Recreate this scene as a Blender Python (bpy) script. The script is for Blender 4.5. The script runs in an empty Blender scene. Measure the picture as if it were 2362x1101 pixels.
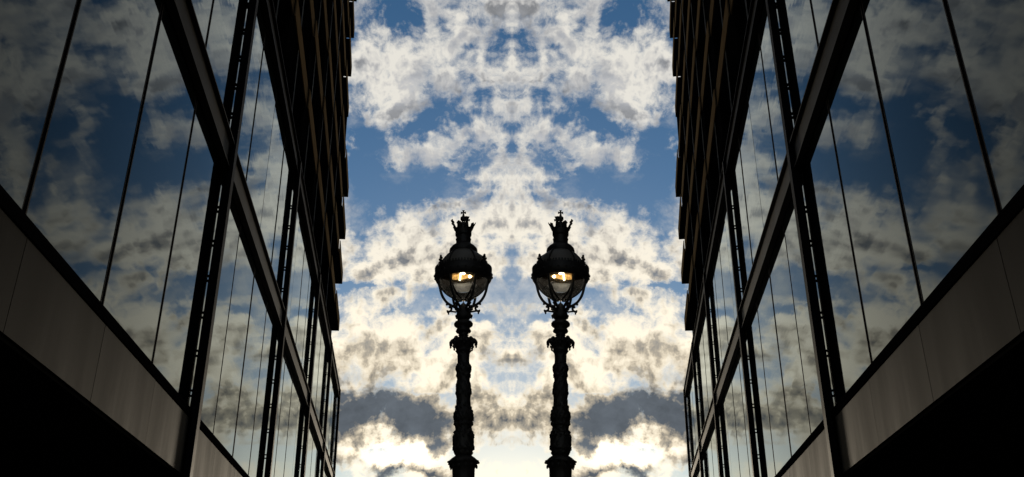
import bpy, bmesh, math, random
from mathutils import Vector, Matrix
R = math.radians
random.seed(7)
scene = bpy.context.scene
col = scene.collection

# ------------------------------------------------------------------ camera
EYE = 1.6
cam_d = bpy.data.cameras.new('camera')
cam_d.sensor_width = 36.0
cam_d.lens = 36.0 * 1886.69 / 2362.0
cam_d.clip_start = 0.05
cam_d.clip_end = 2000
cam = bpy.data.objects.new('camera', cam_d)
cam.location = (0, 0, EYE)
cam.rotation_euler = (R(90 + 25.737), 0, 0)
col.objects.link(cam)
scene.camera = cam

# ------------------------------------------------------------------ view
scene.view_settings.view_transform = 'Standard'
scene.view_settings.look = 'None'
scene.view_settings.exposure = 0.0
scene.view_settings.gamma = 1.0
scene.view_settings.use_curve_mapping = False
scene.cycles.max_bounces = 8
scene.cycles.transparent_max_bounces = 16

# ------------------------------------------------------------------ sun and sky
SUN_EL = 6.0
sun_d = bpy.data.lights.new('sun', 'SUN')
sun_d.energy = 1.2
sun_d.angle = R(3.0)
sun_d.color = (1.0, 0.86, 0.66)
sun = bpy.data.objects.new('sun', sun_d)
sun.rotation_euler = (R(-(90 - SUN_EL)), 0, 0)       # low, straight ahead of the camera
sun.location = (0, 60, 30)
col.objects.link(sun)

world = bpy.data.worlds.new('World')
scene.world = world
world.use_nodes = True
wt = world.node_tree
wt.nodes.clear()


class X:
    """A tiny expression wrapper over shader math nodes."""
    tree = None

    def __init__(s, v):
        s.v = v

    @staticmethod
    def op(o, *a, clamp=False):
        n = X.tree.nodes.new('ShaderNodeMath')
        n.operation = o
        n.use_clamp = clamp
        for i, q in enumerate(a):
            q = q.v if isinstance(q, X) else q
            if isinstance(q, (int, float)):
                n.inputs[i].default_value = q
            else:
                X.tree.links.new(q, n.inputs[i])
        return X(n.outputs[0])

    def __add__(s, o): return X.op('ADD', s, o)
    __radd__ = __add__
    def __mul__(s, o): return X.op('MULTIPLY', s, o)
    __rmul__ = __mul__
    def __sub__(s, o): return X.op('SUBTRACT', s, o)
    def __rsub__(s, o): return X.op('SUBTRACT', o, s)
    def __truediv__(s, o): return X.op('DIVIDE', s, o)


def xyz(x, y, z=0.0):
    n = X.tree.nodes.new('ShaderNodeCombineXYZ')
    for i, q in enumerate((x, y, z)):
        q = q.v if isinstance(q, X) else q
        if isinstance(q, (int, float)):
            n.inputs[i].default_value = q
        else:
            X.tree.links.new(q, n.inputs[i])
    return n.outputs[0]


def noise(vec, scale, detail=8.0, rough=0.55, dist=0.0, lac=2.0):
    n = X.tree.nodes.new('ShaderNodeTexNoise')
    n.noise_dimensions = '2D' if X.flat else '3D'
    n.normalize = True
    X.tree.links.new(vec, n.inputs['Vector'])
    n.inputs['Scale'].default_value = scale
    n.inputs['Detail'].default_value = detail
    n.inputs['Roughness'].default_value = rough
    n.inputs['Lacunarity'].default_value = lac
    n.inputs['Distortion'].default_value = dist
    return X(n.outputs['Fac'])


def sstep(a, b, v):
    n = X.tree.nodes.new('ShaderNodeMapRange')
    n.interpolation_type = 'SMOOTHSTEP'
    X.tree.links.new(v.v, n.inputs['Value'])
    n.inputs['From Min'].default_value = a
    n.inputs['From Max'].default_value = b
    return X(n.outputs['Result'])


def mixc(f, a, b):
    n = X.tree.nodes.new('ShaderNodeMix')
    n.data_type = 'RGBA'
    n.clamp_factor = True
    f = f.v if isinstance(f, X) else f
    if isinstance(f, (int, float)):
        n.inputs[0].default_value = f
    else:
        X.tree.links.new(f, n.inputs[0])
    for i, q in ((6, a), (7, b)):
        if isinstance(q, tuple):
            n.inputs[i].default_value = (*q, 1.0)
        else:
            X.tree.links.new(q, n.inputs[i])
    return n.outputs[2]


def scalec(c, f):
    n = X.tree.nodes.new('ShaderNodeVectorMath')
    n.operation = 'SCALE'
    if isinstance(c, tuple):
        n.inputs[0].default_value = c
    else:
        X.tree.links.new(c, n.inputs[0])
    X.tree.links.new(f.v, n.inputs['Scale'])
    return n.outputs[0]


X.tree = wt
X.flat = True
tc = wt.nodes.new('ShaderNodeTexCoord')
sp = wt.nodes.new('ShaderNodeSeparateXYZ')
wt.links.new(tc.outputs['Generated'], sp.inputs[0])
dx = X.op('ABSOLUTE', X(sp.outputs[0]))             # the sky of this place is symmetric about the street axis
dy = X(sp.outputs[1])
dz = X.op('MAXIMUM', X(sp.outputs[2]), 0.0)
az = X.op('ARCTAN2', dx, dy) * 57.2958
el = X.op('ARCSINE', dz) * 57.2958
den = dz * 0.40 + 0.44
px = dx / den
py = dy / den


def G(a0, e0, sa, se, amp):
    u = (az - a0) / sa
    v = (el - e0) / se
    return X.op('EXPONENT', (u * u + v * v) * -1.0) * amp


def total(lst):
    t = None
    for g in lst:
        q = G(*g)
        t = q if t is None else t + q
    return t


# ragged outlines: the large-scale layout is pushed about by mid-scale turbulence
rag1 = noise(xyz(px + 12.3, py + 3.9), 9.0, 6.0, 0.6)
rag2 = noise(xyz(px * 0.8 + 6.6, py + 15.2), 9.0, 6.0, 0.6)
az_true, el_true = az, el
az = az + (rag1 - 0.5) * 9.0
el = el + (rag2 - 0.5) * 5.5

cover = total([
    # cloud masses
    (1.5, 40.0, 5.5, 3.0, .09), (11.0, 36.4, 4.2, 2.4, .13), (0.0, 35.6, 2.2, 2.0, .06), (0.0, 38.6, 2.0, 1.4, .10),
    (5.0, 32.4, 2.6, 1.4, .14), (1.0, 29.9, 3.2, 0.8, .13),
    (1.5, 26.6, 4.2, 1.9, .24), (9.0, 24.2, 4.5, 1.3, .18), (10.5, 21.0, 4.5, 1.2, .14),
    (5.0, 17.7, 14., 2.2, .18), (11.0, 13.6, 8.0, 2.0, .34), (1.0, 13.6, 3.0, 1.6, .16), (8.5, 10.0, 5.0, 1.0, .16),
    (21., 30., 8.0, 9.0, .13),
    # open sky
    (10.2, 40.4, 2.2, 1.0, -.08), (12.5, 30.2, 4.0, 2.4, -.32), (8.0, 28.7, 3.8, 1.5, -.32),
    (0.2, 32.2, 1.6, 0.9, -.16), (8.4, 33.4, 1.5, 0.8, -.12), (2.2, 22.2, 3.6, 0.9, -.30),
    (6.8, 20.6, 1.6, 0.5, -.22), (11.5, 22.5, 2.5, 0.35, -.18), (4.2, 19.6, 2.6, 0.3, -.14), (2.8, 15.2, 1.2, 0.3, -.16), (1.0, 10.9, 2.6, 0.5, -.28), (5.6, 15.6, 2.2, 0.30, -.16),
])
thickb = total([
    (6.8, 26.0, 2.0, 0.9, .75), (0.4, 17.2, 1.8, 0.5, .45), (11.0, 18.2, 1.2, 1.1, .45),
    (10.5, 13.7, 7.2, 1.9, 2.0), (1.4, 13.4, 2.6, 1.1, .8), (7.6, 9.6, 3.2, 0.5, 1.5),
    (13.4, 11.2, 2.0, 1.5, 1.1), (0.0, 40.6, 3.0, 1.0, .25), (7.8, 11.2, 2.8, 0.6, -1.0),
])

az, el = az_true, el_true
warp = noise(xyz(px + 3.1, py + 1.7), 9.0, 4.0, 0.55)
warp2 = noise(xyz(px + 9.4, py + 5.2), 9.0, 4.0, 0.55)
wx = px + (warp - 0.5) * 0.03
wy = py + (warp2 - 0.5) * 0.035


def dens(ox, oy, detail=12.0):
    return noise(xyz(wx + ox, wy + oy), 12.0, detail, 0.60, 0.0, 2.05)


low = sstep(34.0, 14.0, el)
SX, SY = 5.17, 0.63
d0 = dens(SX, SY)
ds = dens(SX, SY, 4.0)
d1 = dens(SX, SY + 0.030, 4.0)
d2 = dens(SX - 0.012, SY + 0.012, 7.0)
broad = noise(xyz(px * 1.1 + 7.7, py * 0.8 + 2.2), 3.2, 3.0, 0.5)
broad2 = noise(xyz(wx * 1.0 + 1.3, wy * 1.5 + 6.1), 7.0, 6.0, 0.6)
dapple = noise(xyz(wx * 1.0 + wy * 0.3 + 1.9, wy * 1.25 - wx * 0.2 + 3.3), 27.0, 4.0, 0.55)
ripple = noise(xyz(wx * 0.7 + wy * 0.25 + 4.4, wy * 1.9 + 8.8), 24.0, 5.0, 0.55)
fld = d0 + cover + (broad - 0.5) * 0.24 + 0.035 + (ripple - 0.5) * 0.14 + (dapple - 0.5) * (1.0 - low) * 0.22 - (1.0 - low) * 0.015
alpha = sstep(0.43, 0.69, fld)
veil = sstep(0.46, 0.78, noise(xyz(wx * 0.8 + wy * 0.5 + 2.7, wy * 1.1 - wx * 0.4 + 9.1), 8.0, 8.0, 0.62)) * 0.38
alpha = alpha + (1.0 - alpha) * veil
lit = (ds - d1) * (4.2 - low * 2.2) + (d0 - d2) * (3.2 - low * 2.0)
bank = total([(11.0, 13.6, 7.5, 1.9, .5)])
lit = lit * (1.0 - bank)
thick = X.op('MULTIPLY_ADD', (fld - 0.62) * 1.1 + thickb * (broad2 * 1.5 + 0.25) + lit + (0.5 - ripple) * 0.6 - low * 0.14, 0.72, 0.08, clamp=True)

sky = wt.nodes.new('ShaderNodeTexSky')
sky.sky_type = 'NISHITA'
sky.sun_disc = False
sky.sun_elevation = R(SUN_EL)
sky.sun_rotation = R(0)
sky.altitude = 0
sky.air_density = 1.0
sky.dust_density = 0.4
sky.ozone_density = 3.0
hsv = wt.nodes.new('ShaderNodeHueSaturation')
hsv.inputs['Saturation'].default_value = 1.12
hsv.inputs['Value'].default_value = 1.0
wt.links.new(sky.outputs[0], hsv.inputs['Color'])

bright = mixc(low, (0.80, 0.77, 0.70), (1.14, 1.02, 0.80))
dark = mixc(low, (0.36, 0.37, 0.39), (0.095, 0.11, 0.128))
dark = scalec(dark, broad2 * 2.0 + 0.05)
mid = mixc(low, (0.60, 0.59, 0.57), (0.62, 0.53, 0.39))
cloudc = mixc(thick * 1.9, bright, mid)
cloudc = mixc((thick - 0.4) * 1.67, cloudc, dark)
glow = 1.0 + G(8.0, 10.9, 2.4, 0.7, 1.2) + X.op('EXPONENT', (el - 6.0) * -0.16) * 0.12
cloudc = scalec(cloudc, glow)

bg1 = wt.nodes.new('ShaderNodeBackground')
wt.links.new(hsv.outputs[0], bg1.inputs[0])
bg1.inputs[1].default_value = 0.12
bg2 = wt.nodes.new('ShaderNodeBackground')
wt.links.new(cloudc, bg2.inputs[0])
bg2.inputs[1].default_value = 1.0
mx = wt.nodes.new('ShaderNodeMixShader')
wt.links.new(alpha.v, mx.inputs[0])
wt.links.new(bg1.outputs[0], mx.inputs[1])
wt.links.new(bg2.outputs[0], mx.inputs[2])
wo = wt.nodes.new('ShaderNodeOutputWorld')
wt.links.new(mx.outputs[0], wo.inputs[0])
world.cycles.sampling_method = 'MANUAL'
world.cycles.sample_map_resolution = 1024
X.flat = False


# ------------------------------------------------------------------ materials
def material(name, base, rough=0.5, metal=0.0, var=0.25,  vscale=3.0, bump=0.0, bscale=40.0, ior=1.5, stretch=(1, 1, 1), spec=0.5):
    m = bpy.data.materials.new(name)
    m.use_nodes = True
    t = m.node_tree
    X.tree = t
    b = t.nodes['Principled BSDF']
    tcn = t.nodes.new('ShaderNodeTexCoord')
    mp = t.nodes.new('ShaderNodeMapping')
    mp.inputs['Scale'].default_value = stretch
    t.links.new(tcn.outputs['Object'], mp.inputs[0])
    oi = t.nodes.new('ShaderNodeObjectInfo')
    n = noise(mp.outputs[0], vscale, 8.0, 0.6)
    f = (n - 0.5) * (2.0 * var) + 1.0 + (X(oi.outputs['Random']) - 0.5) * var * 0.6
    cc = scalec(base, f)
    t.links.new(cc, b.inputs['Base Color'])
    b.inputs['Metallic'].default_value = metal
    b.inputs['IOR'].default_value = ior
    b.inputs['Specular IOR Level'].default_value = spec
    rr = (n - 0.5) * 0.3 + rough
    t.links.new(X.op('MAXIMUM', rr, 0.02).v, b.inputs['Roughness'])
    if bump:
        bp = t.nodes.new('ShaderNodeBump')
        bp.inputs['Strength'].default_value = bump
        bp.inputs['Distance'].default_value = 0.02
        nb = noise(mp.outputs[0], bscale, 5.0, 0.6)
        t.links.new(nb.v, bp.inputs['Height'])
        t.links.new(bp.outputs[0], b.inputs['Normal'])
    return m


def glass_material(name, base, power, wave):
    m = bpy.data.materials.new(name)
    m.use_nodes = True
    t = m.node_tree
    X.tree = t
    t.nodes.remove(t.nodes['Principled BSDF'])
    tcn = t.nodes.new('ShaderNodeTexCoord')
    mp = t.nodes.new('ShaderNodeMapping')
    mp.inputs['Scale'].default_value = (0.45, 1.0, 2.4)
    t.links.new(tcn.outputs['Object'], mp.inputs[0])
    oi = t.nodes.new('ShaderNodeObjectInfo')
    ad = t.nodes.new('ShaderNodeVectorMath')
    ad.operation = 'ADD'
    t.links.new(mp.outputs[0], ad.inputs[0])
    t.links.new(scalec((11.0, 7.0, 5.0), X(oi.outputs['Random'])), ad.inputs[1])
    nb = noise(ad.outputs[0], 0.9, 2.0, 0.45)
    bp = t.nodes.new('ShaderNodeBump')
    bp.inputs['Strength'].default_value = wave
    bp.inputs['Distance'].default_value = 0.02
    t.links.new(nb.v, bp.inputs['Height'])
    # coated glass: reflectance climbs towards grazing incidence
    ge = t.nodes.new('ShaderNodeNewGeometry')
    dt = t.nodes.new('ShaderNodeVectorMath')
    dt.operation = 'DOT_PRODUCT'
    t.links.new(ge.outputs['Normal'], dt.inputs[0])
    t.links.new(ge.outputs['Incoming'], dt.inputs[1])
    c = X.op('ABSOLUTE', X(dt.outputs['Value']))
    fac = X.op('POWER', 1.0 - c, power) * 0.97 + 0.015
    df = t.nodes.new('ShaderNodeBsdfDiffuse')
    df.inputs[0].default_value = (*base, 1)
    gl = t.nodes.new('ShaderNodeBsdfGlossy')
    gl.inputs[0].default_value = (0.86, 0.95, 0.97, 1)
    # a faint film of dust blurs the image in patches
    du = noise(ad.outputs[0], 0.7, 5.0, 0.6)
    t.links.new((sstep(0.35, 0.8, du) * 0.04 + 0.015).v, gl.inputs['Roughness'])
    t.links.new(bp.outputs[0], gl.inputs['Normal'])
    ms = t.nodes.new('ShaderNodeMixShader')
    t.links.new(fac.v, ms.inputs[0])
    t.links.new(df.outputs[0], ms.inputs[1])
    t.links.new(gl.outputs[0], ms.inputs[2])
    t.links.new(ms.outputs[0], t.nodes['Material Output'].inputs[0])
    return m


def globe_material(name, mixlo, mixhi):
    m = bpy.data.materials.new(name)
    m.use_nodes = True
    t = m.node_tree
    X.tree = t
    t.nodes.remove(t.nodes['Principled BSDF'])
    out = t.nodes['Material Output']
    tcn = t.nodes.new('ShaderNodeTexCoord')
    dirt = sstep(0.35, 0.75, noise(tcn.outputs['Object'], 16.0, 6.0, 0.7))
    tr = t.nodes.new('ShaderNodeBsdfTransparent')
    tr.inputs[0].default_value = (0.80, 0.81, 0.80, 1)
    tl = t.nodes.new('ShaderNodeBsdfTranslucent')
    tl.inputs[0].default_value = (0.85, 0.85, 0.83, 1)
    gl = t.nodes.new('ShaderNodeBsdfGlossy')
    gl.inputs['Roughness'].default_value = 0.05
    m1 = t.nodes.new('ShaderNodeMixShader')
    t.links.new((dirt * (mixhi - mixlo) + mixlo).v, m1.inputs[0])
    t.links.new(tr.outputs[0], m1.inputs[1])
    t.links.new(tl.outputs[0], m1.inputs[2])
    fr = t.nodes.new('ShaderNodeFresnel')
    fr.inputs[0].default_value = 1.45
    m2 = t.nodes.new('ShaderNodeMixShader')
    t.links.new(fr.outputs[0], m2.inputs[0])
    t.links.new(m1.outputs[0], m2.inputs[1])
    t.links.new(gl.outputs[0], m2.inputs[2])
    t.links.new(m2.outputs[0], out.inputs[0])
    return m


def emit_material(name, c, s, vary=0.0):
    m = bpy.data.materials.new(name)
    m.use_nodes = True
    t = m.node_tree
    X.tree = t
    b = t.nodes['Principled BSDF']
    b.inputs['Base Color'].default_value = (*[q * 0.5 for q in c], 1)
    b.inputs['Emission Color'].default_value = (*c, 1)
    b.inputs['Emission Strength'].default_value = s
    if vary:
        tcn = t.nodes.new('ShaderNodeTexCoord')
        n = noise(tcn.outputs['Object'], 38.0, 4.0, 0.6)
        t.links.new((sstep(0.3, 0.7, n) * (s * 1.6) + s * 0.25).v, b.inputs['Emission Strength'])
    return m


M = {
    'steel': material('dark_steel_paint', (0.0045, 0.005, 0.007), 0.6, 0, 0.3, 1.5, spec=0.03),
    'beam': material('beam_paint', (0.011, 0.0110, 0.0107), 0.65, 0, 0.2, 0.8, 0.05, 60, spec=0.1),
    'sill': material('sill_metal', (0.005, 0.005, 0.006), 0.8, 0, 0.3, 1.5, spec=0.0),
    'fascia': material('fascia_panel_metal', (0.0034, 0.0034, 0.0034), 0.7, 0, 0.6, 1.6, 0.05, 30, stretch=(1, 1, 0.16), spec=0.03),
    'soffit': material('soffit_board', (0.010, 0.010, 0.010), 0.8, 0, 0.3, 1.0, spec=0.0),
    'mullion': material('mullion_bronze', (0.020, 0.015, 0.014), 0.6, 0, 0.25, 2.0, spec=0.05),
    'gasket': material('gasket_rubber', (0.004, 0.004, 0.005), 0.7, 0, 0.2, 4.0, spec=0.0),
    'bronze': material('spandrel_bronze', (0.135, 0.098, 0.058), 0.6, 0, 0.3, 0.8, spec=0.0),
    'fin': material('fin_metal', (0.006, 0.006, 0.007), 0.8, 0, 0.3, 1.0, spec=0.0),
    'alu': material('bright_aluminium', (0.40, 0.40, 0.39), 0.5, 0.0, 0.2, 2.0),
    'core': material('building_core', (0.02, 0.02, 0.02), 0.8, 0, 0.2, 0.5),
    'glass': glass_material('window_glass', (0.004, 0.007, 0.008), 5.5, 0.07),
    'dglass': material('dark_panel_glass', (0.006, 0.006, 0.007), 0.5, 0, 0.3, 1.0, spec=0.0),
    'iron': material('black_cast_iron', (0.008, 0.0075, 0.007), 0.6, 0, 0.4, 8.0, 0.25, 60),
    'hood': material('lantern_hood_enamel', (0.10, 0.095, 0.085), 0.5, 0, 0.25, 5.0),
    'shade': material('lantern_inner_shade', (0.012, 0.007, 0.003), 0.5, 0, 0.4, 20.0, spec=0.15),
    'globe': globe_material('lantern_glass', 0.02, 0.14),
    'bowl': globe_material('frosted_bowl_glass', 0.30, 0.65),
    'lens': emit_material('lamp_lens', (1.0, 0.56, 0.16), 0.8, 1.0),
    'mantle': emit_material('lamp_mantle', (1.0, 0.90, 0.74), 14.0),
    'lensd': emit_material('lamp_lens_dim', (0.9, 0.50, 0.16), 0.18, 1.0),
    'bulb': emit_material('lamp_filament', (1.0, 0.82, 0.48), 6.0),
    'ground': material('paving', (0.07, 0.068, 0.064), 0.8, 0, 0.25, 0.6, 0.2, 12),
}


# ------------------------------------------------------------------ helpers
def link(name, me, mat, parent=None, loc=(0, 0, 0), rot=None):
    o = bpy.data.objects.new(name, me)
    if mat is not None and not me.materials:
        me.materials.append(M[mat])
    o.parent = parent
    o.location = loc
    if rot:
        o.rotation_euler = rot
    col.objects.link(o)
    return o


def empty(name, parent=None, loc=(0, 0, 0)):
    o = bpy.data.objects.new(name, None)
    o.empty_display_size = 0.2
    o.parent = parent
    o.location = loc
    col.objects.link(o)
    return o


def tag(o, label=None, cat=None, group=None, kind=None):
    if label: o['label'] = label
    if cat: o['category'] = cat
    if group: o['group'] = group
    if kind: o['kind'] = kind


def bm_box(bm, x0, x1, y0, y1, z0, z1):
    vs = [bm.verts.new(p) for p in ((x0, y0, z0), (x1, y0, z0), (x1, y1, z0), (x0, y1, z0),
                                    (x0, y0, z1), (x1, y0, z1), (x1, y1, z1), (x0, y1, z1))]
    for f in ((3, 2, 1, 0), (4, 5, 6, 7), (0, 1, 5, 4), (1, 2, 6, 5), (2, 3, 7, 6), (3, 0, 4, 7)):
        bm.faces.new([vs[i] for i in f])


def finish(bm, name, smooth=False, bevel=0.0):
    if bevel:
        bmesh.ops.bevel(bm, geom=list(bm.edges), offset=bevel, segments=1, affect='EDGES')
    bmesh.ops.recalc_face_normals(bm, faces=list(bm.faces))
    me = bpy.data.meshes.new(name)
    bm.to_mesh(me)
    bm.free()
    if smooth:
        me.polygons.foreach_set('use_smooth', [True] * len(me.polygons))
    return me


def box_mesh(name, x0, x1, y0, y1, z0, z1, bevel=0.0):
    bm = bmesh.new()
    bm_box(bm, x0, x1, y0, y1, z0, z1)
    return finish(bm, name, False, bevel)


def prism_mesh(name, prof, x0, x1):
    """closed (y, z) profile swept along x"""
    bm = bmesh.new()
    a = [bm.verts.new((x0, y, z)) for y, z in prof]
    b = [bm.verts.new((x1, y, z)) for y, z in prof]
    n = len(prof)
    for i in range(n):
        j = (i + 1) % n
        bm.faces.new((a[i], a[j], b[j], b[i]))
    bm.faces.new(a[::-1])
    bm.faces.new(b)
    return finish(bm, name)


def copy_tree(o, parent=None):
    c = o.copy()
    col.objects.link(c)
    c.parent = parent
    for ch in list(kids.get(o, ())):
        copy_tree(ch, c)
    return c


kids = {}


def index_children():
    kids.clear()
    for o in bpy.data.objects:
        if o.parent:
            kids.setdefault(o.parent, []).append(o)


# ------------------------------------------------------------------ ground
bm = bmesh.new()
vs = [bm.verts.new(p) for p in ((-400, -400, 0), (400, -400, 0), (400, 400, 0), (-400, 400, 0))]
bm.faces.new(vs)
g = link('ground', finish(bm, 'ground'), 'ground')
tag(g, 'dark paved ground of the street between the two buildings', 'ground', kind='structure')

# ------------------------------------------------------------------ the building on the left
# local frame: x along the facade away from the camera, y into the building, z up; S metres per facade unit
S = 4.0
U = Vector((-0.14086, 0.99003, 0.0))
V = Vector((-0.025575, -0.003639, 0.999666))
W = Vector((0.989699, 0.140814, 0.025832))
PANE = 0.687 * S
BAY = 2.75 * S


def H(v):            # height above the ground of facade level v (0 = eye level)
    return v * S + EYE


bld = empty('office_building')
rot = Matrix((U, -W, V)).transposed()
base = Vector((0, 0, EYE)) - W * S - V * EYE
bld.matrix_world = Matrix.Translation(base) @ rot.to_4x4()

u_first = 2.12 - 0.687 * 5
n_pane = 24                                     # last pane ends at the far column
u_end_low = u_first + 0.687 * n_pane            # about 15.2
xa, xb = u_first * S, u_end_low * S

# solid volume behind the glass and the dark recessed ground storey
link('core', box_mesh('core', xa + .1, xb - .1, 0.06, 14, H(.72), H(4.08)), 'core', bld)
link('recessed_wall', box_mesh('recessed_wall', xa + .1, xb - .1, 5.5, 14, 0.0, H(.69)), 'core', bld)
link('soffit', box_mesh('soffit', xa, xb, -0.070, 14, H(.692), H(.705)), 'soffit', bld)

# fascia panels
fp = box_mesh('fascia_panel', 0.006, PANE - 0.006, -0.10, -0.02, H(.706), H(.972))
for i in range(n_pane):
    link('fascia_panel', fp, 'fascia', bld, (xa + i * PANE, random.uniform(-.002, .002), 0))
link('fascia_rail', box_mesh('fascia_rail', xa, xb, -0.015, 0.05, H(.706), H(.972)), 'gasket', bld)
# sill
link('sill', prism_mesh('sill', [(0.0, H(.974)), (-.122, H(.974)), (-.122, H(1.006)), (-.11, H(1.019)), (0.0, H(1.03))], xa, xb), 'sill', bld)

# glass, two storeys
for (v0, v1, nm) in ((1.031, 2.485, 'a'), (2.492, 4.06, 'b')):
    pm = box_mesh('window_pane_' + nm, 0.012, PANE - 0.012, 0.0, 0.024, H(v0), H(v1))
    for i in range(n_pane):
        a = random.gauss(0, 0.0016)
        link('window_pane', pm, 'glass', bld, (xa + i * PANE, 0, 0), (random.gauss(0, 0.00012), 0, a))
# mullions
mm = box_mesh('mullion', -0.065, 0.065, -0.003, 0.05, H(1.032), H(4.06))
gm = box_mesh('gasket', -0.030, 0.030, -0.007, -0.004, H(1.033), H(4.055))
for i in range(n_pane + 1):
    o = link('mullion', mm, 'mullion', bld, (xa + i * PANE, 0, 0))
    link('gasket', gm, 'gasket', o)

# columns standing off the glass, tied back with pairs of brackets
cm = box_mesh('column', 0.0, 0.26, -0.226, -0.040, 0.0, H(4.10), 0.010)
bkm = box_mesh('bracket', 0.02, 0.12, -0.042, 0.0, -0.012, 0.012)
spm = box_mesh('splice_joint', 0.002, 0.262, -0.2255, -0.16, -0.006, 0.006)
for k in range(-1, 5):
    x = (4.20 + 2.75 * k) * S
    o = link('column', cm, 'steel', bld, (x, 0, 0))
    for j in range(15):
        v = 1.108 + 0.2078 * j
        if abs(v - 2.48) < .10 or v > 3.93:
            continue
        for dzz in (-0.055, 0.055):
            link('bracket', bkm, 'steel', o, (0, 0, H(v) + dzz))
    if k in (0, 1):
        link('splice_joint', spm, 'alu', o, (0, 0, H(2.66)))

# floor beams: I-sections, web lit, flanges dark underneath
def beam_prof(z, h, d):
    ft, wb = 0.035, 0.05
    return [(-.012, z), (-d, z), (-d, z + ft), (-d + wb, z + ft + .015), (-d + wb, z + h - ft - .01), (-d - .035, z + h - ft), (-d - .035, z + h), (-.012, z + h)]


link('floor_beam', prism_mesh('floor_beam', beam_prof(H(2.40), .66, .165), xa, xb + .3), 'beam', bld)
link('floor_beam', prism_mesh('floor_beam_top', beam_prof(H(3.945), .60, .175), xa, xb + .3), 'steel', bld)

# upper storeys: recessed dark glazing behind an egg-crate of fins and spandrel blades
FIN = 1.42 * S
n_fl = 8
GW = 0.14 * S                                    # depth of the egg-crate
u_last = 14.42
link('core', box_mesh('core_upper', xa, 12.95 * S, GW + .05, 14, H(4.1), H(4.97 + .92 * n_fl)), 'core', bld)
link('core', box_mesh('core_upper_end', 12.96 * S, 14.35 * S, GW + .05, 14, H(4.1), H(4.97 + .92 * 4 - .02)), 'core', bld)
link('roof_slab', box_mesh('roof_slab', xa, 13.0 * S, 0.02, 14, H(4.97 + .92 * n_fl) + .25, H(4.97 + .92 * n_fl) + .6), 'fin', bld)
fl_h = .92 * S
finm = box_mesh('fin', -0.03, 0.03, 0.06, GW, 0.0, fl_h - .01)
bldm = box_mesh('spandrel_blade', -FIN + .02, -.02, -0.05, 0.0, 0.0, 0.23 * S, 0.006)
endm = prism_mesh('end_bracket', [(GW, 0.0), (0.0, 0.0), (0.0, 0.23 * S), (GW * .40, fl_h * .62), (GW, fl_h * .94)], -0.06, 0.0)
endf = prism_mesh('end_fin', [(GW, 0.0), (0.0, 0.0), (0.0, 0.23 * S), (GW * .55, fl_h * .97), (GW, fl_h * .97)], -0.06, 0.0)
upm = box_mesh('upper_pane', -FIN + .03, -.03, GW, GW + .03, .01, fl_h - .01)
stm = box_mesh('cover_strip', -0.10, -0.05, GW - .05, GW - .01, .02, fl_h - .02)
for n in range(-1, n_fl):
    z = H(4.97 + .92 * n) if n >= 0 else H(4.11)
    last = 0 if n < 4 else 1
    for k in range(last, 11):
        x = (u_last - 1.42 * k) * S
        if n >= 0:
            b = link('spandrel_blade', bldm, 'bronze', bld, (x, 0.03 + random.uniform(-.004, .004), z), (0, 0, R(0.75)))
        if k > last:
            link('fin', finm, 'fin', bld, (x, 0, z))
        elif n >= 0:
            link('end_bracket', endm if n < 3 else endf, 'fin', bld, (x, 0, z))
        if k > last:
            link('cover_strip', stm, 'alu', bld, (x, 0, z))
        link('infill_panel', upm, 'dglass', bld, (x, 0, z))
tag(bld, 'dark glass office building with steel columns on the left side of the street', 'building', 'facing office buildings')

# ------------------------------------------------------------------ the lamp on the left
def lathe_mesh(name, prof, seg=40, mod=None, cap=True):
    bm = bmesh.new()
    rings = []
    for (r, z) in prof:
        ring = []
        for i in range(seg):
            a = 2 * math.pi * i / seg
            q = r * (mod(a, z) if mod else 1.0)
            ring.append(bm.verts.new((q * math.cos(a), q * math.sin(a), z)))
        rings.append(ring)
    for A, B in zip(rings, rings[1:]):
        for i in range(seg):
            j = (i + 1) % seg
            bm.faces.new((A[i], A[j], B[j], B[i]))
    if cap:
        bm.faces.new(rings[0])
        bm.faces.new(rings[-1])
    return finish(bm, name, True)


def bm_tube(bm, pts, rads, seg=8):
    pts = [Vector(p) for p in pts]
    rings = []
    for i, p in enumerate(pts):
        t = (pts[min(i + 1, len(pts) - 1)] - pts[max(i - 1, 0)]).normalized()
        s = t.cross(Vector((0.13, 0.31, 0.94)))
        if s.length < 1e-3:
            s = t.cross(Vector((1, 0, 0)))
        s.normalize()
        b = t.cross(s)
        r = rads[i] if isinstance(rads, (list, tuple)) else rads
        rings.append([bm.verts.new(p + (s * math.cos(2 * math.pi * k / seg) + b * math.sin(2 * math.pi * k / seg)) * r) for k in range(seg)])
    for A, B in zip(rings, rings[1:]):
        for k in range(seg):
            j = (k + 1) % seg
            bm.faces.new((A[k], A[j], B[j], B[k]))
    bm.faces.new(rings[0])
    bm.faces.new(rings[-1])


def bm_ball(bm, c, r, sx=1, sy=1, sz=1):
    m = Matrix.Translation(c) @ Matrix.Diagonal((sx, sy, sz, 1))
    bmesh.ops.create_uvsphere(bm, u_segments=10, v_segments=7, radius=r, matrix=m)


def spline(pts, n=6):
    out = []
    P = [Vector(p) for p in pts]
    for i in range(len(P) - 1):
        p0, p1, p2, p3 = P[max(i - 1, 0)], P[i], P[i + 1], P[min(i + 2, len(P) - 1)]
        for k in range(n):
            t = k / n
            out.append(0.5 * ((2 * p1) + (p2 - p0) * t + (2 * p0 - 5 * p1 + 4 * p2 - p3) * t * t + (3 * p1 - p0 - 3 * p2 + p3) * t ** 3))
    out.append(P[-1])
    return out


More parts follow.
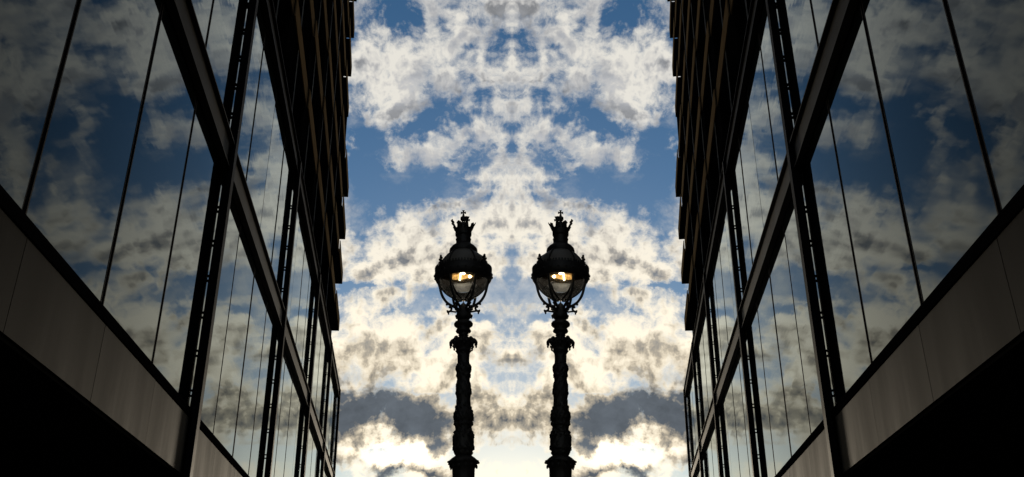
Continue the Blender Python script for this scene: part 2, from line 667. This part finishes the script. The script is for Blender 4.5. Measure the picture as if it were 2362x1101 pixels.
POST = [(0.0604, 4.7635), (0.0689, 4.7543), (0.095, 4.738), (0.1073, 4.718), (0.1040, 4.70), (0.0916, 4.6877), (0.0601, 4.6636), (0.0743, 4.6576), (0.0868, 4.6335),
        (0.080, 4.62), (0.0628, 4.6125), (0.0513, 4.5975), (0.057, 4.5856), (0.0467, 4.5676)]
CAP = [(0.0467, 4.5676), (0.0626, 4.5557), (0.1024, 4.5378), (0.120, 4.514), (0.122, 4.4962), (0.1090, 4.4725), (0.0849, 4.4371), (0.0791, 4.4135), (0.0904, 4.4018), (0.0762, 4.3871)]
SHAFT = [(0.0762, 4.3871), (0.066, 4.37), (0.0644, 4.3416), (0.0641, 4.2663), (0.0785, 4.2414), (0.0892, 4.1978), (0.0813, 4.173), (0.0721, 4.1359), (0.0751, 4.1143),
         (0.069, 4.0928), (0.0707, 4.0559), (0.0807, 4.0253), (0.0835, 3.9827), (0.0845, 3.922), (0.0773, 3.8979), (0.0742, 3.8798), (0.0769, 3.8018),
         (0.0827, 3.772), (0.0885, 3.7422), (0.103, 3.7126), (0.1078, 3.691), (0.1044, 3.6465), (0.0885, 3.6148), (0.101, 3.5927), (0.0851, 3.5643),
         (0.085, 3.5392), (0.1037, 3.5078), (0.0973, 3.486), (0.113, 3.4816), (0.1097, 3.4579), (0.1111, 3.3773), (0.1109, 3.328), (0.0965, 3.3126),
         (0.0995, 3.2973), (0.0838, 3.2667)]
LOW = [(0.0838, 3.2667), (0.1178, 3.2423), (0.1609, 3.2058), (0.1392, 3.1876), (0.1358, 3.1483), (0.1172, 3.1332), (0.1142, 3.0486), (0.118, 2.4), (0.125, 1.9)]
BASE = [(0.125, 1.9), (0.16, 1.87), (0.17, 1.82), (0.15, 1.78), (0.17, 1.7), (0.22, 1.5), (0.24, 1.3), (0.22, 1.1), (0.26, 1.0), (0.28, 0.95), (0.28, 0.6), (0.34, 0.5), (0.36, 0.3), (0.42, 0.22), (0.42, 0.0)]


def refine(prof, n=2):
    out = []
    for (a, b) in zip(prof, prof[1:]):
        for k in range(n):
            t = k / n
            out.append((a[0] + (b[0] - a[0]) * t, a[1] + (b[1] - a[1]) * t))
    out.append(prof[-1])
    return out


def relief(amp, nlobe, seed):
    rr = random.Random(seed)
    ph = [rr.uniform(0, 6.28) for _ in range(4)]

    def f(a, z):
        return 1 + amp * (math.sin(nlobe * a + 9 * math.sin(z * 23 + ph[0])) * .6 + math.sin((nlobe + 3) * a + z * 61 + ph[1]) * .5 + math.sin(5 * a - z * 90 + ph[2]) * .4)
    return f


lamp = empty('street_lamp')
link('plinth', lathe_mesh('plinth', BASE, 32), 'iron', lamp)
link('lower_shaft', lathe_mesh('lower_shaft', LOW, 48, relief(.018, 8, 1)), 'iron', lamp)
link('shaft', lathe_mesh('shaft', refine(SHAFT, 3), 64, relief(.055, 9, 2)), 'iron', lamp)
capital = link('capital', lathe_mesh('capital', CAP, 48, relief(.02, 8, 3)), 'iron', lamp)
link('baluster', lathe_mesh('baluster', POST, 40), 'iron', lamp)
link('urn', lathe_mesh('urn', [(0.028, 4.955), (0.033, 4.945), (0.040, 4.935), (0.055, 4.91), (0.0636, 4.895), (0.0722, 4.8643), (0.0835, 4.8153), (0.0806, 4.7909), (0.0604, 4.7635)], 40), 'iron', lamp)
link('burner_pipe', lathe_mesh('burner_pipe', [(0.004, 4.955), (0.012, 4.956), (0.016, 4.962), (0.012, 4.972), (0.005, 4.978), (0.004, 5.02)], 12), 'iron', lamp)

# acanthus leaves round the capital
bm = bmesh.new()
bm_tube(bm, spline([(0.105, 0, 4.535), (0.130, 0, 4.515), (0.142, 0, 4.485), (0.136, 0, 4.465)], 3), [.022] * 3 + [.020] * 3 + [.016] * 3 + [.010], 6)
for yy in (-.020, .020):
    bm_ball(bm, (0.134, yy, 4.478), 0.014)
bm_ball(bm, (0.141, 0, 4.452), 0.014, .8, .8, 1.3)
leafm = finish(bm, 'leaf', True)
for i in range(8):
    link('leaf', leafm, 'iron', capital, (0, 0, random.uniform(-.008, .008)), (0, 0, math.pi * 2 * (i + .1) / 8))
# small leaves at the lower collar
bm = bmesh.new()
bm_ball(bm, (0.150, 0, 3.196), 0.022, 1.0, 1.3, .6)
bm_ball(bm, (0.140, 0, 3.155), 0.014, .7, 1.2, 1.6)
leafl = finish(bm, 'collar_leaf', True)
collar = [o for o in bpy.data.objects if o.name == 'lower_shaft'][0]
for i in range(12):
    link('leaf', leafl, 'iron', collar, (0, 0, random.uniform(-.006, .006)), (0, 0, math.pi * 2 * (i + .4) / 12))
# cast foliage in bands on the shaft
shaft = [o for o in bpy.data.objects if o.name == 'shaft'][0]
bm = bmesh.new()
bm_ball(bm, (0, 0, 0), 0.016, .8, 1.0, 1.3)
bm_ball(bm, (0.002, 0.012, -.018), 0.010)
knobm = finish(bm, 'foliage_boss', True)
for (rr, zz, cnt) in ((.078, 4.215, 9), (.070, 4.128, 8), (.079, 3.94, 9), (.080, 3.775, 10), (.094, 3.72, 10), (.100, 3.665, 9), (.094, 3.597, 10), (.095, 3.51, 9), (.106, 3.472, 12), (.106, 3.36, 10)):
    for i in range(cnt):
        a = math.pi * 2 * (i + random.uniform(-.2, .2)) / cnt
        link('foliage_boss', knobm, 'iron', shaft, (rr * math.cos(a), rr * math.sin(a), zz + random.uniform(-.012, .012)), (random.uniform(-.5, .5), 0, a))

# lantern
CZ, GR = 5.294, 0.2824
def sph(r, z0, z1, n=14):
    o = []
    t0, t1 = math.asin((z0 - CZ) / r), math.asin((z1 - CZ) / r)
    for i in range(n + 1):
        t = t0 + (t1 - t0) * i / n
        o.append((r * math.cos(t), CZ + r * math.sin(t)))
    return o


link('globe', lathe_mesh('globe', sph(GR, CZ - GR + .0015, 5.36, 22), 64, None, False), 'globe', lamp)
link('bowl', lathe_mesh('bowl', sph(.270, CZ - .2695, 5.128, 12), 64, None, False), 'bowl', lamp)
bm = bmesh.new()
rings = []
for (rad, steps) in ((.262, range(11)), (.256, range(10, -1, -1))):
    for i in steps:
        ring = []
        for k in range(64):
            a = 2 * math.pi * k / 64
            z0 = 5.245 - .120 * max(0.0, -math.sin(a)) ** 2                  # lower lip tilts down towards the street
            t0, t1 = math.asin((z0 - CZ) / rad), math.asin((5.36 - CZ) / rad)
            t = t0 + (t1 - t0) * i / 10
            ring.append(bm.verts.new((rad * math.cos(t) * math.cos(a), rad * math.cos(t) * math.sin(a), CZ + rad * math.sin(t))))
        rings.append(ring)
for A, B in zip(rings, rings[1:] + rings[:1]):
    for k in range(64):
        j = (k + 1) % 64
        bm.faces.new((A[k], A[j], B[j], B[k]))
shade = link('inner_shade', finish(bm, 'inner_shade', True), 'shade', lamp)
bm = bmesh.new()
bm_ball(bm, (0, 0, 5.25), 0.035, 1, 1, 1.2)
link('mantle', finish(bm, 'mantle', True), 'mantle', lamp)
hood = link('hood', lathe_mesh('hood', [(.157, 5.582), (.20, 5.548), (.245, 5.49), (.278, 5.42), (.292, 5.36), (.286, 5.36), (.24, 5.485), (.15, 5.575)], 64, None, False), 'hood', lamp)
gallery = link('gallery', lathe_mesh('gallery', [(.284, 5.225), (.296, 5.222), (.318, 5.245), (.330, 5.275), (.334, 5.305), (.327, 5.33), (.330, 5.362), (.318, 5.366), (.30, 5.35), (.292, 5.30), (.284, 5.225)], 72, None, False), 'iron', lamp)
bm = bmesh.new()
bm_box(bm, .319, .328, -.006, .006, 5.360, 5.380)
bm_ball(bm, (.323, 0, 5.384), .009)
tooth = finish(bm, 'crest_tooth')
for i in range(60):
    link('crest_tooth', tooth, 'iron', gallery, (0, 0, 0), (0, 0, math.pi * 2 * i / 60))
# pierced bosses round the gallery
bm = bmesh.new()
bm_ball(bm, (.333, 0, 5.29), .016, .6, 1, 1)
bosm = finish(bm, 'gallery_boss', True)
for i in range(24):
    link('gallery_boss', bosm, 'iron', gallery, (0, 0, 0), (0, 0, math.pi * 2 * (i + .5) / 24))
# fleurons above the gallery
bm = bmesh.new()
bm_tube(bm, [(.300, 0, 5.36), (.302, 0, 5.42), (.300, 0, 5.468)], [.010, .009, .006], 6)
for (yy, zz, rr) in ((0, 5.486, .016), (.026, 5.452, .015), (-.026, 5.452, .015), (.014, 5.474, .010), (-.014, 5.474, .010), (.034, 5.412, .014), (-.034, 5.412, .014), (.018, 5.43, .010), (-.018, 5.43, .010)):
    bm_ball(bm, (.301, yy, zz), rr, .8, 1, 1)
bm_tube(bm, [(.301, -.02, 5.452), (.301, .02, 5.452)], .006, 6)
bm_tube(bm, [(.301, -.024, 5.418), (.301, .024, 5.418)], .006, 6)
flm = finish(bm, 'fleuron', True)
for a in (34, 146, 214, 326):
    link('fleuron', flm, 'iron', gallery, (0, 0, 0), (0, 0, R(a)))
# hood ribs
bm = bmesh.new()
bm_tube(bm, [(.165, 0, 5.582), (.207, 0, 5.552), (.252, 0, 5.492), (.285, 0, 5.42), (.30, 0, 5.36)], .010, 6)
hrm = finish(bm, 'hood_rib', True)
for i in range(6):
    link('hood_rib', hrm, 'iron', hood, (0, 0, 0), (0, 0, R(60 * i)))
# arms and cage ribs
bm = bmesh.new()
bm_tube(bm, spline([(.290, 0, 5.235), (.268, 0, 5.16), (.254, 0, 5.10), (.230, 0, 5.04), (.190, 0, 4.982), (.145, 0, 4.947), (.090, 0, 4.915), (.050, 0, 4.875)], 4), 0.0155, 8)
armm = finish(bm, 'arm', True)
bm = bmesh.new()
bm_tube(bm, spline([(.150, 0, 4.948), (.135, 0, 4.905), (.145, 0, 4.878), (.165, 0, 4.868)], 4), [.013] * 12 + [.010], 7)
bm_tube(bm, spline([(.08, 0, 4.862), (.12, 0, 4.868), (.150, 0, 4.872)], 3), .011, 6)
bm_ball(bm, (.172, 0, 4.866), .017, 1, .8, 1)
bm_ball(bm, (.182, 0, 4.878), .010)
bm_ball(bm, (.168, 0, 4.846), .012, .8, .8, 1.3)
bm_ball(bm, (.150, 0, 4.922), .020, 1, .9, .8)
bm_ball(bm, (.188, 0, 4.955), .014)
scm = finish(bm, 'scroll', True)
bm = bmesh.new()
bm_tube(bm, [(r * 1.012 * 1.0, 0, CZ + (z - CZ) * 1.012) for r, z in sph(GR, CZ - GR + .004, 5.24, 14)], 0.0105, 7)
ribm = finish(bm, 'cage_rib', True)
for i in range(6):
    a = R(60 * i + 1)
    o = link('arm', armm, 'iron', lamp, (0, 0, 0), (0, 0, a))
    link('scroll', scm, 'iron', o)
    link('cage_rib', ribm, 'iron', lamp, (0, 0, 0), (0, 0, a))
# neck, crown, orb, cross
HEAD = [(0.150, 5.575), (0.157, 5.5803), (0.1598, 5.5894), (0.1655, 5.6137), (0.1602, 5.638), (0.1355, 5.6684), (0.1080, 5.69), (0.0930, 5.704), (0.0859, 5.7235), (0.086, 5.748), (0.0917, 5.7665), (0.0834, 5.785), (0.0835, 5.8035), (0.0900, 5.812)]
link('neck', lathe_mesh('neck', HEAD, 48), 'iron', lamp)
crown = link('crown', lathe_mesh('crown', [(0.0880, 5.808), (0.0958, 5.822), (0.0961, 5.884), (0.1010, 5.902), (0.096, 5.904), (0.060, 5.90), (0.048, 5.93), (0.044, 5.975), (0.030, 5.99), (0.012, 6.004)], 48), 'iron', lamp)
bm = bmesh.new()


def plate(bm, pts, yt, f):
    a = [bm.verts.new(f(x, z, -yt)) for x, z in pts]
    b = [bm.verts.new(f(x, z, yt)) for x, z in pts]
    n = len(pts)
    for i in range(n):
        j = (i + 1) % n
        bm.faces.new((a[i], a[j], b[j], b[i]))
    bm.faces.new(a[::-1])
    bm.faces.new(b)


# crown leaf: stem widening into a flared cross arm, leaning outwards
flare = lambda x, z, t: (0.098 + z * 0.43 + t, x * 1.5, 5.890 + z)
plate(bm, [(-.020, 0), (.020, 0), (.012, .05), (.010, .07), (.022, .062), (.024, .085), (.010, .082), (.017, .112), (-.017, .112), (-.010, .082), (-.024, .085), (-.022, .062), (-.010, .07), (-.012, .05)], .005, flare)
cpm = finish(bm, 'crown_cross')
bm = bmesh.new()
plate(bm, [(-.022, 0), (.022, 0), (.016, .035), (.022, .05), (.010, .065), (0, .074), (-.010, .065), (-.022, .05), (-.016, .035)], .005, flare)
clm = finish(bm, 'crown_leaf')
for i in range(8):
    link('crown_cross' if i % 2 == 0 else 'crown_leaf', cpm if i % 2 == 0 else clm, 'iron', crown, (0, 0, 0), (0, 0, R(45 * i + 22)))
bm = bmesh.new()
bm_ball(bm, (0, 0, 6.0406), 0.0382)
link('orb', finish(bm, 'orb', True), 'iron', lamp)
bm = bmesh.new()
cf = lambda x, z, t: (x, t, 6.121 + z)
c0, c1 = .006, .015
plate(bm, [(-c0, -c0), (-c1, -.037), (c1, -.037), (c0, -c0), (.031, -c1), (.031, c1), (c0, c0), (c1, .034), (-c1, .034), (-c0, c0), (-.031, c1), (-.031, -c1)], .005, cf)
bm_tube(bm, [(0, 0, 6.07), (0, 0, 6.10)], .006, 6)
link('cross', finish(bm, 'cross'), 'iron', lamp)

# the lit lens set into the front of the inner shade
nrm = Vector((0.06, -0.918, -0.392)).normalized()
ex = Vector((1, 0, 0)) - nrm * nrm.x
ex.normalize()
ey = ex.cross(nrm) * -1
if ey.z < 0:
    ey = -ey


def onshade(dxp, dyp, r):
    v = nrm * 0.262 + ex * (dxp * .005) + ey * (dyp * .005)
    return Vector((0, 0, CZ)) + v.normalized() * r


def lens_piece(name, poly, mat, r0=.2625, r1=.270, parent=shade):
    bm = bmesh.new()
    a = [bm.verts.new(onshade(x, y, r0)) for x, y in poly]
    b = [bm.verts.new(onshade(x, y, r1)) for x, y in poly]
    n = len(poly)
    for i in range(n):
        j = (i + 1) % n
        bm.faces.new((a[i], a[j], b[j], b[i]))
    bm.faces.new(a[::-1])
    bm.faces.new(b)
    return link(name, finish(bm, name), mat, parent)


for i in range(4):
    x0 = -28 + i * 4.9
    lens_piece('lens_cell', [(x0, 0.2), (x0 + 4.5, 0.2), (x0 + 4.5, 5.5), (x0, 5.5)], 'lens')
    lens_piece('lens_cell', [(x0 - .4, -6.0), (x0 + 4.3, -6.6), (x0 + 4.4, -.3), (x0, -.3)], 'lens')
    lens_piece('lens_cell', [(x0 + .4, 6.0), (x0 + 4.6, 6.0), (x0 + 4.6, 8.4), (x0 + .4, 8.4)], 'lensd')
lens_piece('lens_cell', [(-8, -7), (2, -5), (9, -3.5), (9, 4.5), (3, 6), (-3, 8), (-8, 8)], 'lens', .2625, .268)
lens_piece('lens_cell', [(9.2, -3.4), (16, -3.2), (23, .4), (22, 1.6), (15, 4.4), (9.2, 4.4)], 'lens', .2625, .268)
lens_piece('filament', [(-11, -8), (-7.2, -8.5), (-5.6, 0), (-5.0, 9.0), (-8.2, 9.0), (-9.5, 0)], 'bulb', .2685, .273)
lens_piece('filament', [(-4.4, 5.2), (2, 4.8), (4.5, 7), (1, 9.6), (-4.2, 9.2)], 'bulb', .2685, .273)
lens_piece('filament', [(11, -3), (15, -3.6), (18.5, -.6), (17, 2.6), (13, 4.4), (10, 2)], 'bulb', .2685, .273)
tag(lamp, 'black cast iron street lamp with crown top and lit lantern, the left of two', 'street lamp', 'crowned street lamps')

# stand it on the ground, with the same slight lean as the facade
lrot = V.to_track_quat('Z', 'Y').to_matrix()
LX = Vector((1, 0, 0)) - V * V.x
LX.normalize()
lrot = Matrix((LX, V.cross(LX), V)).transposed()
lamp.matrix_world = Matrix.Translation((-0.4234, 8.6897, 0.0)) @ lrot.to_4x4()

# ------------------------------------------------------------------ the right half of the street mirrors the left
bpy.context.view_layer.update()
index_children()
MIR = Matrix.Diagonal((-1, 1, 1, 1))
b2 = copy_tree(bld)
b2.matrix_world = MIR @ bld.matrix_world
b2['label'] = 'dark glass office building with steel columns on the right side of the street'
l2 = copy_tree(lamp)
l2.matrix_world = MIR @ lamp.matrix_world
l2['label'] = 'black cast iron street lamp with crown top and lit lantern, the right of two'
